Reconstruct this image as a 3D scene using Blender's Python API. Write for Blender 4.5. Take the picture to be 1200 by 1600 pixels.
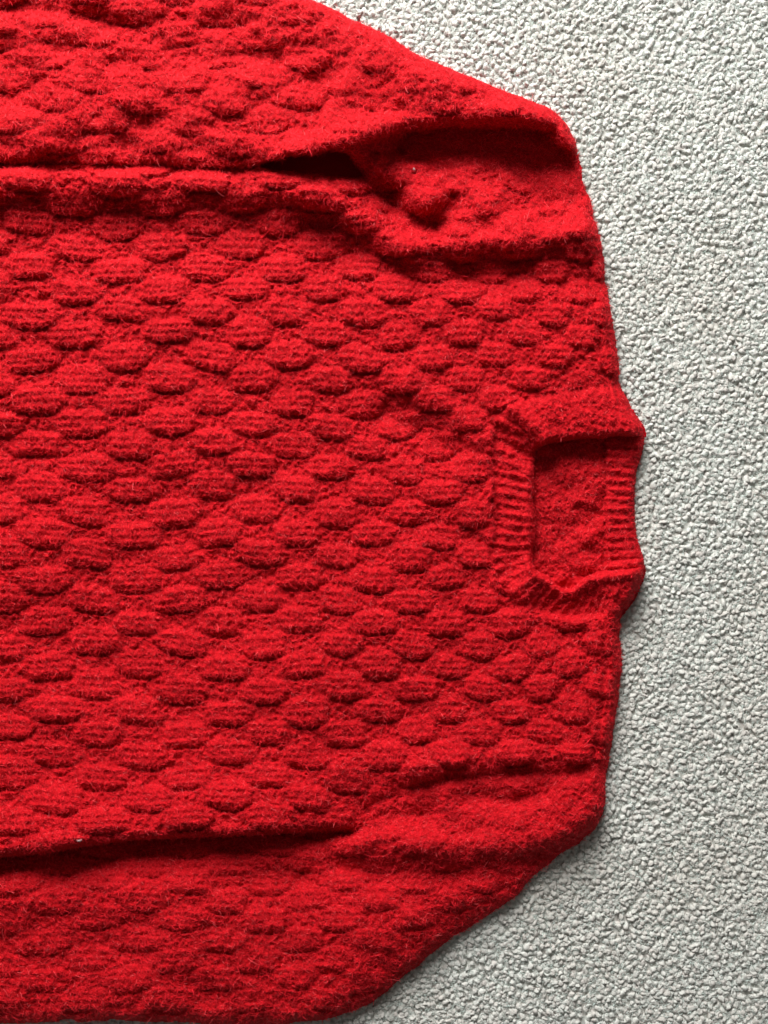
import bpy, math, random
import numpy as np

# ------------------------------------------------------------------ scene, camera, light
for o in list(bpy.data.objects):
    bpy.data.objects.remove(o)
S = bpy.context.scene
COL = S.collection
MM = 0.0005                     # one layout unit = 0.5 mm
HC = 1300.0                     # camera height above the carpet, layout units (0.65 m)

cam_d = bpy.data.cameras.new('camera')
cam = bpy.data.objects.new('camera', cam_d)
COL.objects.link(cam)
cam.location = (0, 0, HC * MM)
cam.rotation_euler = (0, 0, 0)
cam_d.sensor_fit = 'VERTICAL'
cam_d.sensor_height = 32.0
cam_d.lens = 32.0 * HC / 1600.0
cam_d.clip_start = 0.01
cam_d.clip_end = 50.0
S.camera = cam

W = bpy.data.worlds.new("World")
S.world = W
W.use_nodes = True
bg = W.node_tree.nodes['Background']
bg.inputs[0].default_value = (1.0, 0.96, 0.92, 1)
bg.inputs[1].default_value = 0.12

win = bpy.data.lights.new('window_light', 'AREA')       # the daylit window beyond the top of the picture
win.shape = 'RECTANGLE'
win.size = 0.95
win.size_y = 0.80
win.energy = 84.0
win.color = (1.0, 0.99, 0.985)
wo = bpy.data.objects.new('window_light', win)
COL.objects.link(wo)
wo.location = (-0.42, 1.46, 0.98)
from mathutils import Vector
wo.rotation_euler = (Vector((0.0, -0.15, 0.0)) - Vector(wo.location)).to_track_quat('-Z', 'Y').to_euler()

S.view_settings.view_transform = 'Standard'
S.view_settings.look = 'None'
S.view_settings.exposure = 0.0
S.view_settings.gamma = 1.0
try:
    S.render.engine = 'CYCLES'
    S.cycles.max_bounces = 6
    S.cycles.diffuse_bounces = 4
    S.cycles_curves.shape = 'RIBBONS'
except Exception as e:
    print(e)

rng = np.random.default_rng(11)

# ------------------------------------------------------------------ helpers
def to_world(px, py, h):
    """layout position as seen from above + height -> metres"""
    k = (1.0 - h / HC) * MM
    return (px - 600.0) * k, (800.0 - py) * k, h * MM

def hash2(i, j, s=0.0):
    v = np.sin(i * 127.1 + j * 311.7 + s * 74.7) * 43758.5453
    return v - np.floor(v)

def vnoise(x, y, s=0.0):
    """value noise in -1..1"""
    xi, yi = np.floor(x), np.floor(y)
    fx, fy = x - xi, y - yi
    fx = fx * fx * fx * (fx * (fx * 6 - 15) + 10)
    fy = fy * fy * fy * (fy * (fy * 6 - 15) + 10)
    a, b = hash2(xi, yi, s), hash2(xi + 1, yi, s)
    c, d = hash2(xi, yi + 1, s), hash2(xi + 1, yi + 1, s)
    return ((a * (1 - fx) + b * fx) * (1 - fy) + (c * (1 - fx) + d * fx) * fy) * 2 - 1

def sstep(a, b, x):
    t = np.clip((x - a) / float(b - a), 0, 1)
    return t * t * (3 - 2 * t)

def catmull(pts, n=8, closed=False):
    P = np.array(pts, float)
    if closed:
        P = np.vstack([P[-1], P, P[0], P[1]])
    else:
        P = np.vstack([2 * P[0] - P[1], P, 2 * P[-1] - P[-2]])
    out = []
    for k in range(1, len(P) - 2):
        p0, p1, p2, p3 = P[k - 1:k + 3]
        for t in np.arange(n) / n:
            out.append(0.5 * (2 * p1 + (p2 - p0) * t + (2 * p0 - 5 * p1 + 4 * p2 - p3) * t * t + (3 * p1 - p0 - 3 * p2 + p3) * t ** 3))
    if not closed:
        out.append(P[-2])
    return np.array(out)

def poly_dist(X, Y, pts, closed=False, arc=False, maxd=None):
    """distance to a polyline (and arc length of the nearest point)"""
    P = np.array(pts, float)
    if closed:
        P = np.vstack([P, P[0]])
    best = np.full(X.shape, 1e9)
    al = np.zeros(X.shape) if arc else None
    acc = 0.0
    for (x0, y0), (x1, y1) in zip(P[:-1], P[1:]):
        dx, dy = x1 - x0, y1 - y0
        L2 = dx * dx + dy * dy + 1e-9
        t = np.clip(((X - x0) * dx + (Y - y0) * dy) / L2, 0, 1)
        d = (X - x0 - t * dx) ** 2 + (Y - y0 - t * dy) ** 2
        m = d < best
        best = np.where(m, d, best)
        if arc:
            al = np.where(m, acc + t * math.sqrt(L2), al)
        acc += math.sqrt(L2)
    best = np.sqrt(best)
    return (best, al) if arc else best

def inside(X, Y, pts):
    P = np.array(pts, float)
    r = np.zeros(X.shape, bool)
    n = len(P)
    j = n - 1
    for i in range(n):
        xi, yi = P[i]
        xj, yj = P[j]
        if yi != yj:
            c = ((yi > Y) != (yj > Y)) & (X < (xj - xi) * (Y - yi) / (yj - yi) + xi)
            r ^= c
        j = i
    return r

def sdf(X, Y, pts):
    d = poly_dist(X, Y, pts, closed=True)
    return np.where(inside(X, Y, pts), d, -d)

def stroke(X, Y, pts, sig, amp, n=5):
    d = poly_dist(X, Y, catmull(pts, n) if len(pts) > 2 else pts)
    return amp * np.exp(-0.5 * (d / sig) ** 2)

def dome(d, R):
    t = np.clip(d / R, 0, 1)
    return np.sqrt(np.clip(1 - (1 - t) ** 2, 0, 1))

# ------------------------------------------------------------------ outlines (layout units)
NECK = [(1010, 682), (985, 683), (950, 685), (905, 688), (872, 692), (850, 697), (838, 708), (834, 724), (834, 745), (836, 780), (835, 830), (833, 868),
        (838, 888), (856, 900), (872, 914), (887, 919), (902, 911), (918, 899), (945, 892), (975, 889), (1012, 886)]
RIGHT_UP = [(490, 0), (545, 28), (600, 52), (660, 88), (720, 116), (780, 140), (830, 158), (862, 172), (885, 196), (900, 228), (908, 270),
            (924, 325), (938, 380), (944, 430), (953, 480), (962, 530), (966, 575), (970, 605), (985, 635), (1004, 664)]
RIGHT_LO = [(1004, 905), (992, 935), (973, 962), (969, 990), (970, 1040), (962, 1100), (957, 1160), (948, 1205), (946, 1240), (942, 1268),
            (926, 1297), (895, 1322), (862, 1342), (835, 1368), (800, 1402), (755, 1432), (700, 1470), (645, 1515), (600, 1552), (555, 1578),
            (510, 1592), (440, 1600), (350, 1601), (250, 1596), (120, 1594), (-40, 1600), (-300, 1605), (-700, 1600)]
TOPEDGE = [(-700, -130), (-300, -128), (0, -112), (200, -98), (330, -66), (420, -34)]
ru, rl = catmull(RIGHT_UP, 4), catmull(RIGHT_LO, 4)
nk = catmull(NECK, 4)
te = catmull(TOPEDGE + [RIGHT_UP[0]], 4)[:-1]
OUT_FRONT = np.vstack([te, ru, nk, rl])
BACK_EDGE = [(1006, 690), (1001, 712), (994, 735), (991, 770), (991, 805), (995, 840), (1003, 866), (1007, 886)]
be = catmull(BACK_EDGE, 4)
OUT_ALL = np.vstack([te, ru, be, rl])
GAP = catmull([(372, 263), (400, 254), (440, 243), (490, 236), (530, 232), (548, 240), (560, 258), (574, 276), (566, 284), (530, 281), (470, 274), (410, 268)], 4, closed=True)

# ------------------------------------------------------------------ the knit
def lattice(X, Y, seed, x_ref=190.0, y_ref=487.0, pv=69.0, lean=0.05, scale=1.0):
    """raised basket bumps on a half-drop lattice; returns relief and a 'bumpness' mask"""
    t = (X - lean * (Y - y_ref)) - 200.0
    P = np.clip(136 - 0.0575 * t - 0.00002 * t * t, 84, 150) * scale
    # integrate du = dx / P(x) on a table
    tx = np.arange(-1000, 1100, 2.0)
    tP = np.clip(136 - 0.0575 * tx - 0.00002 * tx * tx, 84, 150) * scale
    tU = np.concatenate([[0], np.cumsum(2.0 / tP)[:-1]])
    u0 = np.interp(x_ref - 200.0, tx, tU)
    U = np.interp(t, tx, tU) - u0
    wob = 6.0 * vnoise(X / 190, Y / 130, seed + 3) + 4.0 * vnoise(X / 60, Y / 60, seed + 4)
    V = (Y + wob - y_ref) / pv
    best = np.full(X.shape, -1.0)
    DY = np.zeros(X.shape)
    DX = np.zeros(X.shape)
    R = np.zeros(X.shape)
    SK = np.ones(X.shape)
    for off in (0.0, 0.5):
        i, j = np.round(U - off), np.round(V - off)
        s = seed + off * 7
        jx, jy = hash2(i, j, s) - 0.5, hash2(i, j, s + 1.3) - 0.5
        js = hash2(i, j, s + 2.1)
        dx = (U - off - i) * P + jx * 8
        dy = (V - off - j) * pv + jy * 6
        hw = P * (0.28 + 0.05 * js)
        hh = pv * (0.30 + 0.05 * (hash2(i, j, s + 5.7) - 0.5)) * (0.78 + 0.22 * P / 136)
        a, b = np.abs(dx) / hw, np.abs(dy) / hh
        p = 1 - (a ** 3.0 + b ** 2.7)
        p = p + 0.20 * vnoise(X / 14, Y / 9, seed + 9) + 0.12 * vnoise(X / 6, Y / 5, seed + 10)
        skew = 0.97 + 0.08 * np.clip(dy / hh, -1, 1)
        m = p > best
        best = np.where(m, p, best)
        DY = np.where(m, dy, DY)
        DX = np.where(m, dx, DX)
        R = np.where(m, js, R)
        SK = np.where(m, skew, SK)
    b = np.clip(best, 0, 1)
    pill = (1 - (1 - b) ** 2.4) * SK
    msk = sstep(0.0, 0.30, best)
    # four stitch columns lie along each bump, each a chain of slanted stitches
    rib = np.cos(2 * np.pi * DY / 10.5)
    stitch = np.cos(2 * np.pi * (DX / 8.0 + 0.35 * np.sign(np.sin(2 * np.pi * DY / 10.5))))
    # moss stitch nubs of the ground between the bumps
    gx = X + 6 * vnoise(X / 14, Y / 14, seed + 21)
    gy = Y + 6 * vnoise(X / 14, Y / 14, seed + 22)
    nub = 0.45 * np.cos(2 * np.pi * gx / 12.0) * np.cos(2 * np.pi * gy / 9.5) + 0.9 * vnoise(X / 5.5, Y / 4.5, seed + 26) + 0.8 * vnoise(X / 6, Y / 6, seed + 25)
    # little holes under the bump corners
    pit = np.exp(-((np.abs(DX) - 14) / 15.0) ** 2 - ((DY - 24) / 5.5) ** 2)
    return pill * (0.8 + 0.4 * R), msk, rib, stitch, nub, pit

def fine(X, Y, seed):
    a = X + 4 * vnoise(X / 9, Y / 9, seed + 34)
    b = Y + 4 * vnoise(X / 9, Y / 9, seed + 35)
    return (2.3 * vnoise(a / 7.5, b / 5.5, seed + 31) + 1.6 * vnoise(X / 4.2, Y / 3.6, seed + 32)
            + 1.6 * vnoise(X / 17, Y / 13, seed + 33))

def knit(X, Y, seed, amp, detail=1.0, **kw):
    pill, msk, rib, stitch, nub, pit = lattice(X, Y, seed, **kw)
    r = amp * pill
    ff = fine(X, Y, seed)
    r += msk * (1.0 * rib + 0.7 * stitch) * detail
    r += ((1 - msk) * (2.6 * nub - 0.6) - 0.30 * msk * ff) * detail
    r -= pit * 9.0 * detail * (1 - msk)
    return r + ff

# seam and crease lines
CREASE_TOP = [(-700, 250), (-200, 253), (0, 256), (120, 256), (250, 258), (372, 263)]
CREASE_BOT = [(-700, 1352), (-200, 1346), (0, 1340), (70, 1334), (130, 1323), (215, 1312), (300, 1309), (400, 1305), (480, 1301), (555, 1299)]
SEAM_TOP = [(574, 276), (590, 300), (606, 330), (626, 356), (660, 372), (720, 378), (800, 376), (870, 372), (942, 366)]
SEAM_BOT = [(555, 1299), (566, 1284), (585, 1258), (610, 1238), (660, 1222), (740, 1214), (830, 1210), (950, 1203)]
FOLD_UP = [(372, 260), (440, 240), (540, 214), (600, 197), (680, 187), (760, 180), (830, 178), (872, 192), (893, 222)]

def y_on(x, line):
    P = np.array(line)
    return np.interp(x, P[:, 0], P[:, 1])

EDGE_NECK_RIB = catmull([(1005, 690), (960, 690), (905, 691), (860, 694), (838, 706), (834, 740), (836, 790), (834, 850), (838, 886), (862, 905), (886, 921), (915, 903), (960, 892), (1008, 886)], 6)
SEAM_NECK = [(968, 600), (920, 604), (860, 612), (815, 622), (786, 636), (772, 662), (768, 700), (770, 760), (772, 820), (770, 868), (778, 905), (800, 935),
             (830, 954), (870, 966), (920, 968), (972, 964)]
BAND_POLY = np.vstack([catmull(SEAM_NECK, 4), [(1030, 930), (1030, 885)], nk[::-1], [(1030, 670), (1010, 630)]])

def front_height(X, Y):
    """height of the upper surface of the jumper (layout units) and label of the part"""
    d = sdf(X, Y, OUT_FRONT) + 2.4 * vnoise(X / 26, Y / 26, 91) + 1.0 * vnoise(X / 11, Y / 11, 92)
    ct, cb = y_on(X, CREASE_TOP + SEAM_TOP), y_on(X, CREASE_BOT + SEAM_BOT[1:])
    lab = np.zeros(X.shape, int)                              # 0 body, 1 upper sleeve, 2 lower sleeve, 3 neckband
    lab[Y < ct] = 1
    lab[Y > cb] = 2
    band_d = sdf(X, Y, BAND_POLY)
    band = band_d > 0
    lab[band & (X > 740)] = 3
    # ---- large form
    base = np.full(X.shape, 40.0)
    base += 6 * vnoise(X / 260, Y / 170, 1.0) + 6.0 * vnoise(X / 95, Y / 70, 2.0)
    # body: ridge under the top crease, rising again to the bottom crease
    body = lab == 0
    ub = Y - ct
    w_left = 1 - sstep(470, 620, X)
    base += np.where(Y >= ct, w_left * (26 * np.exp(-0.5 * ((ub - 24) / 24) ** 2) - 9 * np.exp(-0.5 * ((ub - 120) / 45) ** 2)), 0)
    lb = cb - Y
    w_l2 = 1 - sstep(420, 580, X)
    base += np.where(Y <= cb, w_l2 * 27 * np.exp(-0.5 * ((lb - 14) / 48) ** 2), 0)
    # upper sleeve: swells towards its lower edge
    yf = y_on(X, [(-700, 400), (372, 300)] + FOLD_UP[1:])
    base += np.where(Y < ct, 26 * sstep(20, 205, Y) * (1 - sstep(760, 930, X)) * (1 - sstep(0, 40, Y - yf)), 0)
    base += stroke(X, Y, [(-60, 10), (60, 14), (150, 30), (260, 62)], 12, -11)
    base += stroke(X, Y, [(100, 78), (230, 92), (330, 70), (420, 96)], 20, -9)
    base += stroke(X, Y, [(-60, 40), (80, 46), (160, 70)], 16, 9)
    base += stroke(X, Y, [(330, 40), (430, 86), (520, 120)], 20, -7)
    base += stroke(X, Y, [(420, 24), (540, 70), (700, 140), (800, 160)], 22, 8)
    # lower sleeve: lies lower than the body
    base += np.where(Y > cb, -6 * w_l2 - 20 * np.exp(-0.5 * ((Y - cb) / 42) ** 2) * w_l2, 0)
    base += stroke(X, Y, [(560, 1314), (660, 1318), (780, 1322), (880, 1306), (930, 1270)], 15, 17)
    base += stroke(X, Y, [(520, 1352), (640, 1366), (760, 1366), (850, 1338)], 13, -10)
    base += stroke(X, Y, [(430, 1340), (470, 1332)], 18, 10)
    base += stroke(X, Y, [(410, 1368), (480, 1366)], 10, -9)
    base += stroke(X, Y, [(220, 1400), (420, 1440), (640, 1430)], 30, 6)
    base += stroke(X, Y, [(-40, 1390), (120, 1400), (300, 1372)], 24, 7)
    base += stroke(X, Y, [(300, 1500), (450, 1480), (600, 1460)], 40, 4)
    # ---- upper armhole: hollow beneath the sleeve fold, ridge along the seam
    base += stroke(X, Y, FOLD_UP[1:], 14, 32)
    base += stroke(X, Y, [(655, 224), (725, 222), (795, 232), (866, 268)], 34, -64)
    base += stroke(X, Y, [(870, 262), (895, 318)], 22, -12)
    base += stroke(X, Y, [(556, 236), (590, 248), (630, 262), (668, 306)], 18, 32)
    base += stroke(X, Y, [(598, 300), (640, 338), (680, 350)], 14, -26)
    base += stroke(X, Y, [(470, 300), (530, 320), (590, 352), (612, 376)], 18, 15)
    base += stroke(X, Y, [(640, 388), (700, 376), (780, 376), (860, 366), (936, 360)], 13, 21)
    base += stroke(X, Y, [(540, 392), (620, 418), (720, 428), (830, 426), (920, 440)], 20, -13)
    base += stroke(X, Y, [(700, 268), (712, 320), (700, 356)], 9, -7)
    base += stroke(X, Y, [(742, 290), (760, 330)], 11, 7)
    base += stroke(X, Y, [(800, 282), (840, 310), (870, 350)], 10, 6)
    base += stroke(X, Y, [(640, 290), (720, 318), (800, 322), (850, 316)], 26, -7)
    # ---- lower armhole
    base += stroke(X, Y, [(700, 1216), (790, 1206), (880, 1204), (944, 1198)], 9, -13)
    base += stroke(X, Y, [(740, 1242), (800, 1250), (850, 1240)], 14, -17)
    base += stroke(X, Y, [(540, 1300), (585, 1256), (615, 1238), (670, 1224)], 7, -10)
    base += stroke(X, Y, [(480, 1302), (520, 1300), (554, 1298)], 6, -15)
    base += stroke(X, Y, [(600, 1282), (640, 1272), (676, 1262)], 12, -7)
    base += stroke(X, Y, [(640, 1196), (760, 1184), (900, 1180)], 13, 10)
    base += stroke(X, Y, [(700, 1238), (690, 1275)], 10, 8)
    base += stroke(X, Y, [(760, 1284), (850, 1268), (925, 1240)], 22, 7)
    base += stroke(X, Y, [(470, 1200), (560, 1150), (640, 1110)], 22, -7)
    base += stroke(X, Y, [(300, 1240), (420, 1236), (540, 1190)], 18, 6)
    # ---- wrinkles in the chest near the neck
    base += stroke(X, Y, [(600, 646), (660, 676), (712, 708)], 15, -13)
    base += stroke(X, Y, [(640, 600), (700, 634), (752, 676)], 15, 9)
    base += stroke(X, Y, [(560, 560), (620, 590), (680, 590)], 24, 5)
    base += stroke(X, Y, [(850, 984), (900, 990), (940, 978)], 16, -8)
    base += stroke(X, Y, [(650, 820), (720, 836), (756, 850)], 12, -7)
    # ---- roll-off at the outline and at the creases
    din = np.maximum(d, 0)
    dn = poly_dist(X, Y, nk)
    Rout = 34.0 + 40.0 * sstep(1240, 1360, Y) * sstep(480, 620, X) - 6.0 * (Y < 400)
    roll = dome(din, Rout)
    near_neck = sstep(40, 10, dn)
    dc_t = poly_dist(X, Y, CREASE_TOP)
    dc_b = poly_dist(X, Y, CREASE_BOT)
    ft = np.where(Y < ct, 0.58 + 0.42 * dome(dc_t, 40), 0.60 + 0.40 * dome(dc_t, 24))
    fb = np.where(Y > cb, 0.55 + 0.45 * dome(dc_b, 40), 0.28 + 0.72 * dome(dc_b, 17))
    # neckband: thinner, lip along the opening
    bandf = sstep(-6, 10, band_d) * (X > 740)
    nb = np.full(X.shape, 47.0)
    nb += stroke(X, Y, [(795, 628), (822, 654), (848, 684)], 9, 17)
    nb += stroke(X, Y, [(766, 668), (800, 694), (828, 712)], 9, -11)
    nb += stroke(X, Y, [(836, 884), (858, 900), (886, 916), (915, 902), (955, 890), (1004, 886)], 8, 13)
    nb += stroke(X, Y, [(852, 950), (884, 958), (920, 948)], 24, -25)
    nb += stroke(X, Y, [(800, 900), (812, 866)], 14, -6)
    nb += stroke(X, Y, [(802, 934), (826, 902)], 13, 8)
    nb += stroke(X, Y, [(800, 720), (802, 860)], 30, -8)
    nb += stroke(X, Y, [(860, 650), (1000, 664)], 22, 5)
    nb += -5 * np.exp(-0.5 * (band_d / 6.0) ** 2)
    base = base * (1 - bandf) + nb * bandf
    # lip of the neck opening: does not reach the carpet, only the back layer
    lip = 0.30 + 0.70 * dome(din, 11)
    dl = np.where(near_neck > 0, near_neck * lip + (1 - near_neck) * roll, roll)
    outer_d = sdf(X, Y, OUT_ALL)
    roll_o = dome(np.maximum(outer_d, 0), 30)
    dl = np.where(dn < 40, np.minimum(dl, roll_o + 0.0), dl)
    base = base * (1 - 0.12 * np.exp(-(din / 70.0) ** 2) * sstep(1250, 1340, Y))
    h = base * dl * ft * fb
    # hole between sleeve and body
    g = sdf(X, Y, GAP) - 5.0 + 1.5 * vnoise(X / 14, Y / 14, 93)
    h = h * np.where(g > 0, 0.0, dome(-g + 1.0, 12) * 0.6 + 0.4)
    h = np.where((g > 0), 5.0, h)
    # ---- knit relief, fading at the rolled edge
    rel = np.zeros(X.shape)
    k0 = knit(X, Y, 5.0, 5.8)
    k1 = knit(X, Y, 17.0, 3.8, 0.8, x_ref=150, y_ref=120, lean=0.1, pv=66)
    k2 = knit(X, Y, 29.0, 3.6, 0.8, x_ref=150, y_ref=1440, lean=-0.15, pv=62)
    k1 = k1 + 8.0 * vnoise(X / 50, Y / 32, 81) + 4.0 * vnoise(X / 19, Y / 14, 82)
    k2 = k2 + 2.2 * vnoise(X / 40, Y / 22, 83)
    head1 = sstep(480, 640, X + 0.6 * (Y - 250))
    k1 = k1 * (1 - 0.1 * sstep(150, 250, Y) * sstep(540, 660, X))
    head2 = 0.5 * sstep(600, 720, X) * sstep(1380, 1330, Y)
    k2 = k2 * (1 - head2) + head2 * (fine(X, Y, 29) + 2.0 * vnoise(X / 30, Y / 20, 84) + 1.2 * np.cos(2 * np.pi * X / 11) * np.cos(2 * np.pi * Y / 9))
    w1 = np.where(X > 560, sstep(14, -14, Y - ct), (Y < ct) * 1.0)
    w2 = np.where(X > 560, sstep(-14, 14, Y - cb), (Y > cb) * 1.0)
    rel = k0 * (1 - w1) * (1 - w2) + k1 * w1 + k2 * w2
    dA, aA = poly_dist(X, Y, EDGE_NECK_RIB, arc=True)
    sm = catmull(SEAM_NECK, 5)
    dB, aB = poly_dist(X, Y, sm, arc=True)
    def arcs(line, pts):
        a = np.concatenate([[0], np.cumsum(np.linalg.norm(np.diff(line, axis=0), axis=1))])
        return np.array([a[0]] + [a[np.argmin(((line - p) ** 2).sum(1))] for p in pts] + [a[-1]])
    tA = arcs(EDGE_NECK_RIB, [(872, 693), (835, 722), (834, 856), (862, 905)])
    tB = arcs(sm, [(858, 612), (768, 704), (771, 858), (832, 955)])
    tt = 0.55 * tA + 0.45 * tB
    v = dA / (dA + dB + 1e-6)
    al = np.interp(aA, tA, tt) * (1 - v) + np.interp(aB, tB, tt) * v
    al = al + 2.5 * vnoise(X / 30, Y / 30, 44)
    ribs = (1.7 + 0.5 * vnoise(X / 40, Y / 40, 45)) * np.cos(2 * np.pi * al / 15.5) * (1 - 0.25 * sstep(850, 900, X)) + 0.7 * np.cos(4 * np.pi * al / 15.5)
    dne = poly_dist(X, Y, EDGE_NECK_RIB)
    ribs += 0.6 * np.cos(2 * np.pi * dne / 7.0) * np.cos(2 * np.pi * al / 7.7)
    rel = np.where(lab == 3, ribs + 0.8 * fine(X, Y, 41), rel)
    # edge seam line down the shoulder
    rel = rel - 7 * np.exp(-0.5 * ((d - 24) / 3.0) ** 2) * ((Y > 390) & (Y < 600) | (Y > 990) & (Y < 1190))
    rel = rel * sstep(-4, 16, d) * np.where(g > 0, 0, sstep(0, 10, -g))
    h = h + rel
    h = np.where((d > 4) & (g < -4), np.maximum(h, 7 + 0.4 * rel), h)
    h = np.where(d < -0.5, -7.0, h)
    return h, lab, d, g

def back_height(X, Y):
    """inner back panel and back neckband seen through the neck opening"""
    d = sdf(X, Y, OUT_ALL)
    lab = np.where(X > 944 + 1.5 * vnoise(Y / 20, Y * 0, 3), 1, 0)
    h = 15 + 2.0 * vnoise(X / 40, Y / 40, 61)
    h = h + np.where(lab == 1, 6, 0) * sstep(0, 8, X - 944)
    h = h - 4 * np.exp(-0.5 * ((X - 944) / 2.6) ** 2)
    h = h + 9 * sstep(870, 895, Y) * sstep(900, 1000, X) + 6 * sstep(712, 690, Y) * sstep(930, 1000, X)
    pur = 6.5 * vnoise(X / 34, Y / 20, 62) + 1.2 * np.cos(2 * np.pi * (X + 6 * vnoise(X / 9, Y / 9, 63)) / 10) * np.cos(2 * np.pi * (Y + 6 * vnoise(X / 9, Y / 9, 64)) / 8.5)
    rib = 1.7 * np.cos(2 * np.pi * (Y + 0.10 * (X - 944) * np.sin((Y - 790) / 60.0)) / 15.0) + 0.7 * np.cos(4 * np.pi * Y / 15.0)
    h = h + np.where(lab == 1, rib, pur) + 0.9 * fine(X, Y, 66)
    roll = dome(np.maximum(d, 0), 16)
    h = h * (0.2 + 0.8 * roll)
    h = np.where(d < -0.5, -7.0, h)
    return h, lab, d

# ------------------------------------------------------------------ materials
def wool_mat(name, col, hair=False, rough=0.75, spec=0.25, var=0.18):
    m = bpy.data.materials.new(name)
    m.use_nodes = True
    nt = m.node_tree
    b = nt.nodes['Principled BSDF']
    b.inputs['Roughness'].default_value = rough
    b.inputs['Specular IOR Level'].default_value = spec
    mix = nt.nodes.new('ShaderNodeMix')
    mix.data_type = 'RGBA'
    mix.inputs[6].default_value = (col[0] * (1 - var), col[1] * (1 - var), col[2] * (1 - var), 1)
    mix.inputs[7].default_value = (min(1, col[0] * (1 + var)), col[1] * (1 + 2 * var), col[2] * (1 + 2 * var), 1)
    if hair:
        hi = nt.nodes.new('ShaderNodeHairInfo')
        nt.links.new(hi.outputs['Random'], mix.inputs[0])
        pk = nt.nodes.new('ShaderNodeMapRange')            # a few paler fibres; the pink ones are glints put into the colour
        pk.inputs['From Min'].default_value = 0.94
        pk.inputs['From Max'].default_value = 0.97
        nt.links.new(hi.outputs['Random'], pk.inputs['Value'])
        m2 = nt.nodes.new('ShaderNodeMix')
        m2.data_type = 'RGBA'
        m2.inputs[7].default_value = (0.90, 0.10, 0.11, 1) if col[0] > 3 * col[1] else (0.8, 0.77, 0.72, 1)
        nt.links.new(pk.outputs[0], m2.inputs[0])
        nt.links.new(mix.outputs[2], m2.inputs[6])
        mix = m2
    else:
        tc = nt.nodes.new('ShaderNodeTexCoord')
        nz = nt.nodes.new('ShaderNodeTexNoise')
        nz.inputs['Scale'].default_value = 420.0
        nz.inputs['Detail'].default_value = 4.0
        nt.links.new(tc.outputs['Object'], nz.inputs['Vector'])
        nt.links.new(nz.outputs[0], mix.inputs[0])
        bp = nt.nodes.new('ShaderNodeBump')
        bp.inputs['Strength'].default_value = 0.6
        bp.inputs['Distance'].default_value = 0.0008
        nz2 = nt.nodes.new('ShaderNodeTexNoise')
        nz2.inputs['Scale'].default_value = 900.0
        nz2.inputs['Detail'].default_value = 3.0
        nt.links.new(tc.outputs['Object'], nz2.inputs['Vector'])
        nt.links.new(nz2.outputs[0], bp.inputs['Height'])
        nt.links.new(bp.outputs[0], b.inputs['Normal'])
    nt.links.new(mix.outputs[2], b.inputs['Base Color'])
    return m

RED = (0.42, 0.003, 0.007)  # darker than the fibres: shade of the gaps between them put into the colour
M_WOOL = wool_mat('red_wool', RED, spec=0.1)
M_FUZZ = wool_mat('red_wool_fibres', (0.93, 0.011, 0.019), hair=True, rough=0.6, spec=0.12, var=0.6)  # wide tone spread puts glints and dark gaps into the fibre colour
M_CARPET = wool_mat('grey_carpet_yarn', (0.565, 0.535, 0.495), rough=0.9, spec=0.1, var=0.15)
def tint(m, scale, c, fac):
    nt = m.node_tree
    b = nt.nodes['Principled BSDF']
    src = b.inputs['Base Color'].links[0].from_socket
    tc = nt.nodes.new('ShaderNodeTexCoord')
    nz = nt.nodes.new('ShaderNodeTexNoise')
    nz.inputs['Scale'].default_value = scale
    nz.inputs['Detail'].default_value = 2.0
    mr = nt.nodes.new('ShaderNodeMapRange')
    mr.inputs['From Min'].default_value = 0.40
    mr.inputs['From Max'].default_value = 0.70
    mr.inputs['To Max'].default_value = fac
    mx = nt.nodes.new('ShaderNodeMix')
    mx.data_type = 'RGBA'
    mx.inputs[7].default_value = c
    nt.links.new(tc.outputs['Object'], nz.inputs['Vector'])
    nt.links.new(nz.outputs[0], mr.inputs['Value'])
    nt.links.new(mr.outputs[0], mx.inputs[0])
    nt.links.new(src, mx.inputs[6])
    nt.links.new(mx.outputs[2], b.inputs['Base Color'])
tint(M_CARPET, 170.0, (0.47, 0.43, 0.395, 1), 0.8)
tint(M_CARPET, 9.0, (0.52, 0.49, 0.44, 1), 0.6)
M_CFIB = wool_mat('grey_carpet_fibres', (0.63, 0.60, 0.56), hair=True, rough=0.8, spec=0.1, var=0.3)
M_LINT = wool_mat('white_lint', (0.36, 0.22, 0.22), rough=0.9, spec=0.1, var=0.1)

# ------------------------------------------------------------------ mesh builders
def mesh_from(name, V, F, mat, parent=None, smooth=True):
    me = bpy.data.meshes.new(name)
    V = np.ascontiguousarray(V, dtype=np.float32)
    F = np.ascontiguousarray(F, dtype=np.int32)
    n = F.shape[1]
    me.vertices.add(len(V))
    me.vertices.foreach_set('co', V.ravel())
    me.loops.add(F.size)
    me.loops.foreach_set('vertex_index', F.ravel())
    me.polygons.add(len(F))
    me.polygons.foreach_set('loop_start', np.arange(0, F.size, n, dtype=np.int32))
    me.polygons.foreach_set('use_smooth', np.full(len(F), smooth))
    me.update(calc_edges=True)
    me.materials.append(mat)
    o = bpy.data.objects.new(name, me)
    COL.objects.link(o)
    if parent is not None:
        o.parent = parent
    return o

def grid_part(name, px, py, H, cells, mat, parent):
    """mesh of the chosen cells of a height grid"""
    ny, nx = H.shape
    idx = np.arange(ny * nx).reshape(ny, nx)
    a, b, c, d = idx[:-1, :-1][cells], idx[1:, :-1][cells], idx[1:, 1:][cells], idx[:-1, 1:][cells]
    F = np.stack([a, b, c, d], 1)
    used, inv = np.unique(F, return_inverse=True)
    F = inv.reshape(F.shape)
    X, Y, Z = to_world(px.ravel()[used], py.ravel()[used], H.ravel()[used])
    V = np.stack([X, Y, Z], 1)
    return mesh_from(name, V, F, mat, parent)

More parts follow.
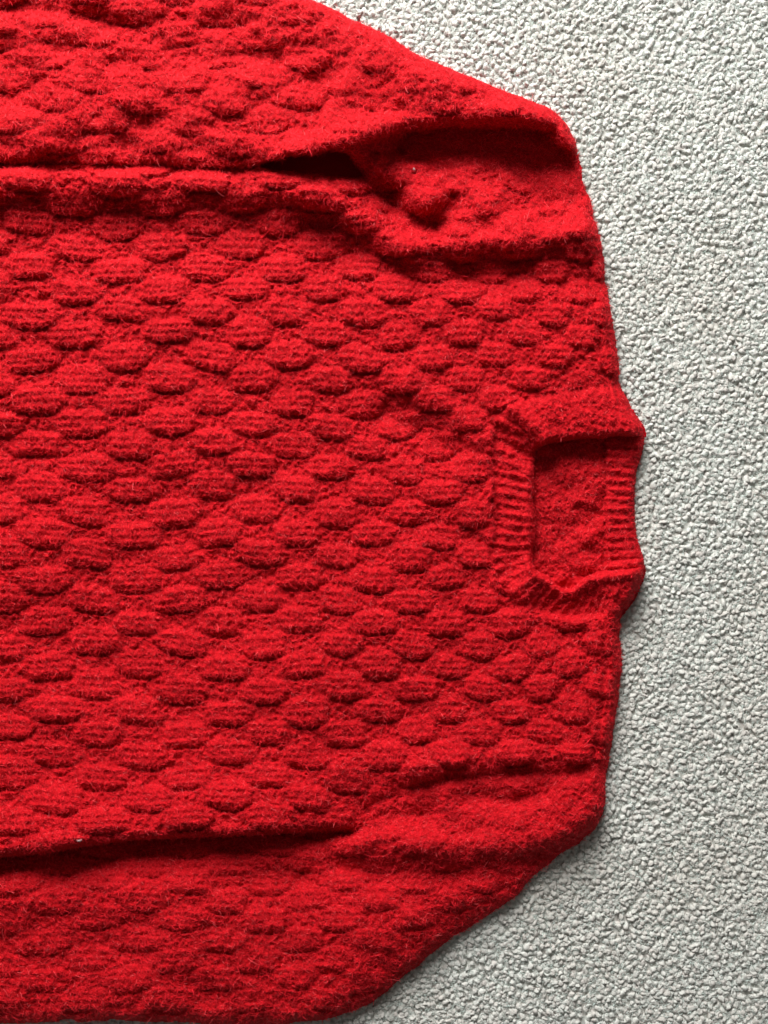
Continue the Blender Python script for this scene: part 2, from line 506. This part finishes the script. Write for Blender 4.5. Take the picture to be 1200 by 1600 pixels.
def fuzz(name, px, py, h, gx, gy, length, rad, parent, lay=0.75, seed=0, mat=None):
    """loose curly wool fibres growing from a knitted surface (one hair-curves object)"""
    r = np.random.default_rng(100 + seed)
    n = len(px)
    npt = 5
    N = np.stack([-gx, -gy, np.ones(n)], 1)
    N /= np.linalg.norm(N, axis=1, keepdims=True)
    clump = 0.9 if mat is None else 2.0
    ang = 2.6 * np.pi * (vnoise(px / 6.5, py / 6.5, 51) + 0.5 * vnoise(px / 30, py / 30, 52)) + clump * r.normal(size=n)
    T = np.stack([np.cos(ang), np.sin(ang), np.zeros(n)], 1)
    T -= N * (T * N).sum(1, keepdims=True)
    T /= np.linalg.norm(T, axis=1, keepdims=True) + 1e-9
    B = np.cross(N, T)
    lay_i = np.clip(lay + 0.3 * r.normal(size=n), 0.15, 1.3)[:, None]
    D = N * np.cos(lay_i) + T * np.sin(lay_i)
    L = (length * np.exp(0.35 * r.normal(size=n)))[:, None]
    curl = r.normal(size=(n, 1)) * 1.5
    droop = r.uniform(0.0, 1.0, (n, 1))
    P = np.stack([px, py, h - 0.6], 1)
    pts = np.zeros((n, npt, 3))
    pts[:, 0] = P
    for k in range(1, npt):
        t = k / (npt - 1)
        dirv = D + B * curl * (2 * t - 0.3) + T * droop * t * 0.8 - N * droop * t * 0.5
        dirv /= np.linalg.norm(dirv, axis=1, keepdims=True)
        P = P + dirv * L / (npt - 1)
        pts[:, k] = P
    wx, wy, wz = to_world(pts[..., 0], pts[..., 1], pts[..., 2])
    co = np.stack([wx, wy, wz], -1).reshape(-1, 3).astype(np.float32)
    hc = bpy.data.hair_curves.new(name)
    hc.add_curves([npt] * n)
    hc.attributes['position'].data.foreach_set('vector', co.ravel())
    ra = hc.attributes.get('radius') or hc.attributes.new('radius', 'FLOAT', 'POINT')
    taper = np.array([1.0, 1.0, 0.85, 0.65, 0.35])
    R = (rad * np.exp(0.25 * r.normal(size=(n, 1))) * taper[None, :] * MM).astype(np.float32)
    ra.data.foreach_set('value', np.ascontiguousarray(R).ravel())
    hc.materials.append(mat or M_FUZZ)
    o = bpy.data.objects.new(name, hc)
    COL.objects.link(o)
    o.parent = parent
    o['kind'] = 'stuff'
    return o

# ------------------------------------------------------------------ carpet
base = mesh_from('carpet', np.array([(-3, -3, -5.8 * MM), (3, -3, -5.8 * MM), (3, 3, -5.8 * MM), (-3, 3, -5.8 * MM)]), np.array([(0, 1, 2, 3)]), M_CARPET)
base['kind'] = 'structure'
base['label'] = 'light grey looped carpet under the red jumper'

def carpet_loops():
    pitch_x, pitch_y = 8.6, 7.3
    gx, gy = np.meshgrid(np.arange(-200, 1500, pitch_x), np.arange(-240, 1850, pitch_y))
    gx = gx + (np.arange(gx.shape[0]) % 2)[:, None] * pitch_x * 0.5
    x, y = gx.ravel(), gy.ravel()
    # rows wander gently
    x = x + 9 * vnoise(x / 45, y / 45, 71) + rng.uniform(-3.4, 3.4, x.size)
    y = y + 9 * vnoise(x / 45, y / 45, 72) + rng.uniform(-3.0, 3.0, x.size)
    d = sdf(x, y, OUT_ALL)
    g = sdf(x, y, GAP)
    keep = (d < 40) | (g > -25)
    x, y = x[keep], y[keep]
    n = len(x)
    seg, rings = 8, 5
    pol = np.radians([24, 50, 76, 104, 138])
    th = np.arange(seg) / seg * 2 * np.pi
    ux = np.concatenate([[0]] + [np.sin(p) * np.cos(th) for p in pol])
    uy = np.concatenate([[0]] + [np.sin(p) * np.sin(th) for p in pol])
    uz = np.concatenate([[1]] + [np.full(seg, np.cos(p)) for p in pol])
    nv = len(ux)
    F = []
    for k in range(seg):
        F.append((0, 1 + k, 1 + (k + 1) % seg))
    for q in range(rings - 1):
        for k in range(seg):
            a, b = 1 + q * seg + k, 1 + q * seg + (k + 1) % seg
            F.append((a, a + seg, b + seg))
            F.append((a, b + seg, b))
    F = np.array(F)
    ln = rng.uniform(4.4, 7.6, n)[:, None]
    wd = rng.uniform(3.6, 5.4, n)[:, None]
    ht = rng.uniform(2.8, 4.4, n)[:, None]
    yaw = (1.3 * vnoise(x / 26, y / 26, 75) * np.pi + rng.normal(size=n) * 0.7)[:, None]
    bend = rng.normal(size=(n, 1)) * 0.22
    lump = 1 + 0.20 * rng.normal(size=(n, nv))
    lx, ly, lz = ux * ln * lump, uy * wd * lump, uz * ht * lump
    ly = ly + bend * lx * lx / ln * 1.6
    tilt = rng.normal(size=(n, 1)) * 0.27
    lz2 = lz * np.cos(tilt) + lx * np.sin(tilt)
    lx2 = lx * np.cos(tilt) - lz * np.sin(tilt)
    vx = x[:, None] + lx2 * np.cos(yaw) - ly * np.sin(yaw)
    vy = y[:, None] + lx2 * np.sin(yaw) + ly * np.cos(yaw)
    vz = lz2 - 5.0 + rng.uniform(-1.2, 1.2, (n, 1))
    V = np.stack([(vx - 600) * MM, (800 - vy) * MM, vz * MM], -1).reshape(-1, 3)
    FF = (F[None] + (np.arange(n) * nv)[:, None, None]).reshape(-1, 3)[:, ::-1]
    o = mesh_from('loop_pile', V, FF, M_CARPET, base)
    o['kind'] = 'stuff'
    m = 18                                                   # short yarn ends on every loop
    fx = np.repeat(x, m) + rng.normal(size=n * m) * 3.0
    fy = np.repeat(y, m) + rng.normal(size=n * m) * 3.0
    q = (fx > -60) & (fx < 1260) & (fy > -60) & (fy < 1660)
    fx, fy = fx[q], fy[q]
    nq = len(fx)
    fuzz('yarn_fibre', fx, fy, -2.6 + rng.uniform(-1, 1, nq), rng.normal(size=nq) * 0.5, rng.normal(size=nq) * 0.5, 3.6, 0.24, o, 1.0, 77, M_CFIB)
    print('carpet loops', n, 'tris', len(FF))
carpet_loops()

# ------------------------------------------------------------------ the jumper
root = bpy.data.objects.new('jumper', None)
COL.objects.link(root)
root['label'] = 'red fuzzy wool jumper with raised basket knit lying on the grey carpet'
root['category'] = 'jumper'

STEP = 1.6
xs = np.concatenate([np.arange(-704, -160, 8.0), np.arange(-160, 1022, STEP)])
ys = np.arange(-140, 1622, STEP)
PX, PY = np.meshgrid(xs, ys)
H, LAB, D, G = front_height(PX, PY)
def cellmax(A):
    return np.maximum(np.maximum(A[:-1, :-1], A[1:, :-1]), np.maximum(A[:-1, 1:], A[1:, 1:]))
ok = cellmax(D) > -1.0
clab = LAB[:-1, :-1]
names = ['front_panel', 'sleeve', 'sleeve', 'neckband']
labels = [None, 'sleeve along the top of the picture, with an open fold at its armhole', 'sleeve along the bottom of the picture, tucked against the body', None]
parts = []
for k in range(4):
    o = grid_part(names[k], PX, PY, H, ok & (clab == k), M_WOOL, root)
    if labels[k]:
        o['label'] = labels[k]
    parts.append(o)

bx, by = np.meshgrid(np.arange(770, 1014, STEP), np.arange(640, 962, STEP))
HB, LB, DB = back_height(bx, by)
HF, _, DF, _ = front_height(bx, by)
HB = np.where(DF > 0, np.minimum(HB, np.maximum(HF - 5, -6)), HB)
okb = cellmax(DB) > -1.0
back = grid_part('back_panel', bx, by, HB, okb & (LB[:-1, :-1] == 0), M_WOOL, root)
bneck = grid_part('back_neckband', bx, by, HB, okb & (LB[:-1, :-1] == 1), M_WOOL, root)

# fibres
def bil(A, x, y, x0, y0, nx, ny, ioff=0):
    fx, fy = (x - x0) / STEP, (y - y0) / STEP
    i, j = np.clip(fx.astype(int), 0, nx - 2), np.clip(fy.astype(int), 0, ny - 2)
    u, v = fx - i, fy - j
    i = i + ioff
    return (A[j, i] * (1 - u) + A[j, i + 1] * u) * (1 - v) + (A[j + 1, i] * (1 - u) + A[j + 1, i + 1] * u) * v

def grow(n, H, LABL, gx0, yy0, x0, y0, x1, y1, ioff, keepf, partlist, lay, seed):
    r = np.random.default_rng(seed)
    x, y = r.uniform(x0, x1, n), r.uniform(y0, y1, n)
    nx, ny = H.shape[1] - ioff, H.shape[0]
    h = bil(H, x, y, gx0, yy0, nx, ny, ioff)
    e = 2.5
    gx = (bil(H, np.minimum(x + e, x1 - 0.1), y, gx0, yy0, nx, ny, ioff) - bil(H, np.maximum(x - e, x0), y, gx0, yy0, nx, ny, ioff)) / (2 * e)
    gy = (bil(H, x, np.minimum(y + e, y1 - 0.1), gx0, yy0, nx, ny, ioff) - bil(H, x, np.maximum(y - e, y0), gx0, yy0, nx, ny, ioff)) / (2 * e)
    gx, gy = np.clip(gx, -2.5, 2.5), np.clip(gy, -2.5, 2.5)
    i = np.clip(((x - gx0) / STEP).astype(int), 0, nx - 1) + ioff
    j = np.clip(((y - yy0) / STEP).astype(int), 0, ny - 1)
    cl = vnoise(x / 4.6, y / 3.8, seed + 71) + 0.5 * vnoise(x / 9, y / 7, seed + 72)
    kp = keepf(j, i) & (h > 2) & (r.uniform(-1.0, 0.9, n) < cl + 0.25)
    lab = LABL[j, i]
    for q, (part, ln, rd) in enumerate(partlist):
        m = kp & (lab == q)
        if m.sum():
            fuzz('fuzz', x[m], y[m], h[m], gx[m], gy[m], ln, rd, part, lay, seed + q)
            print('fuzz', part.name, int(m.sum()))
ioff = len(np.arange(-704, -160, 8.0))
grow(1280000, H, LAB, -160.0, -140.0, -160.0, -90.0, 1021.0, 1621.0, ioff, lambda j, i: (D[j, i] > 0.5) & (G[j, i] < -1), [(parts[0], 5.6, 0.21), (parts[1], 6.6, 0.22), (parts[2], 6.0, 0.21), (parts[3], 3.8, 0.22)], 0.8, 1)
grow(11000, H, LAB, -160.0, -140.0, -160.0, -90.0, 1021.0, 1621.0, ioff, lambda j, i: (D[j, i] > 0.5) & (G[j, i] < -1), [(parts[0], 12.0, 0.13), (parts[1], 14.0, 0.13), (parts[2], 12.0, 0.13), (parts[3], 8.0, 0.12)], 0.6, 31)
grow(32000, HB, LB, 770.0, 640.0, 830.0, 680.0, 1012.0, 900.0, 0, lambda j, i: (DB[j, i] > 0.5) & (DF[j, i] < 1), [(back, 4.5, 0.23), (bneck, 3.6, 0.22)], 0.8, 9)

# ------------------------------------------------------------------ lint
def lint(x, y, dz, sx, sy, yaw, label):
    h = float(bil(H, np.array([x]), np.array([y]), -160.0, -140.0, H.shape[1] - ioff, H.shape[0], ioff)[0]) + dz
    r = np.random.default_rng(int(x))
    V, F = [], []
    seg, pol = 8, np.radians([30, 65, 100, 140])
    V.append((0, 0, 1))
    for p in pol:
        for k in range(seg):
            t = k / seg * 2 * math.pi
            q = 1 + 0.2 * r.normal()
            V.append((math.sin(p) * math.cos(t) * q, math.sin(p) * math.sin(t) * q, math.cos(p) * q))
    for k in range(seg):
        F.append((0, 1 + k, 1 + (k + 1) % seg))
    for a in range(3):
        for k in range(seg):
            i, j = 1 + a * seg + k, 1 + a * seg + (k + 1) % seg
            F += [(i, i + seg, j + seg), (i, j + seg, j)]
    V = np.array(V) * (sx, sy, 2.2)
    c, s = math.cos(yaw), math.sin(yaw)
    X, Y, Z = to_world(np.array([x]), np.array([y]), np.array([h]))
    W_ = np.stack([V[:, 0] * c - V[:, 1] * s, V[:, 0] * s + V[:, 1] * c, V[:, 2]], 1) * MM
    o = mesh_from('lint_speck', W_, np.array(F), M_LINT)
    o.location = (X[0], Y[0], Z[0])
    o['label'] = label
    o['category'] = 'lint'
lint(124, 1313, 2.0, 4.8, 2.0, 0.1, 'pale lint speck at the crease between jumper front and bottom sleeve')
lint(647, 265, 2.0, 2.2, 3.4, 0.4, 'pale lint speck on the fold beside the top armhole')
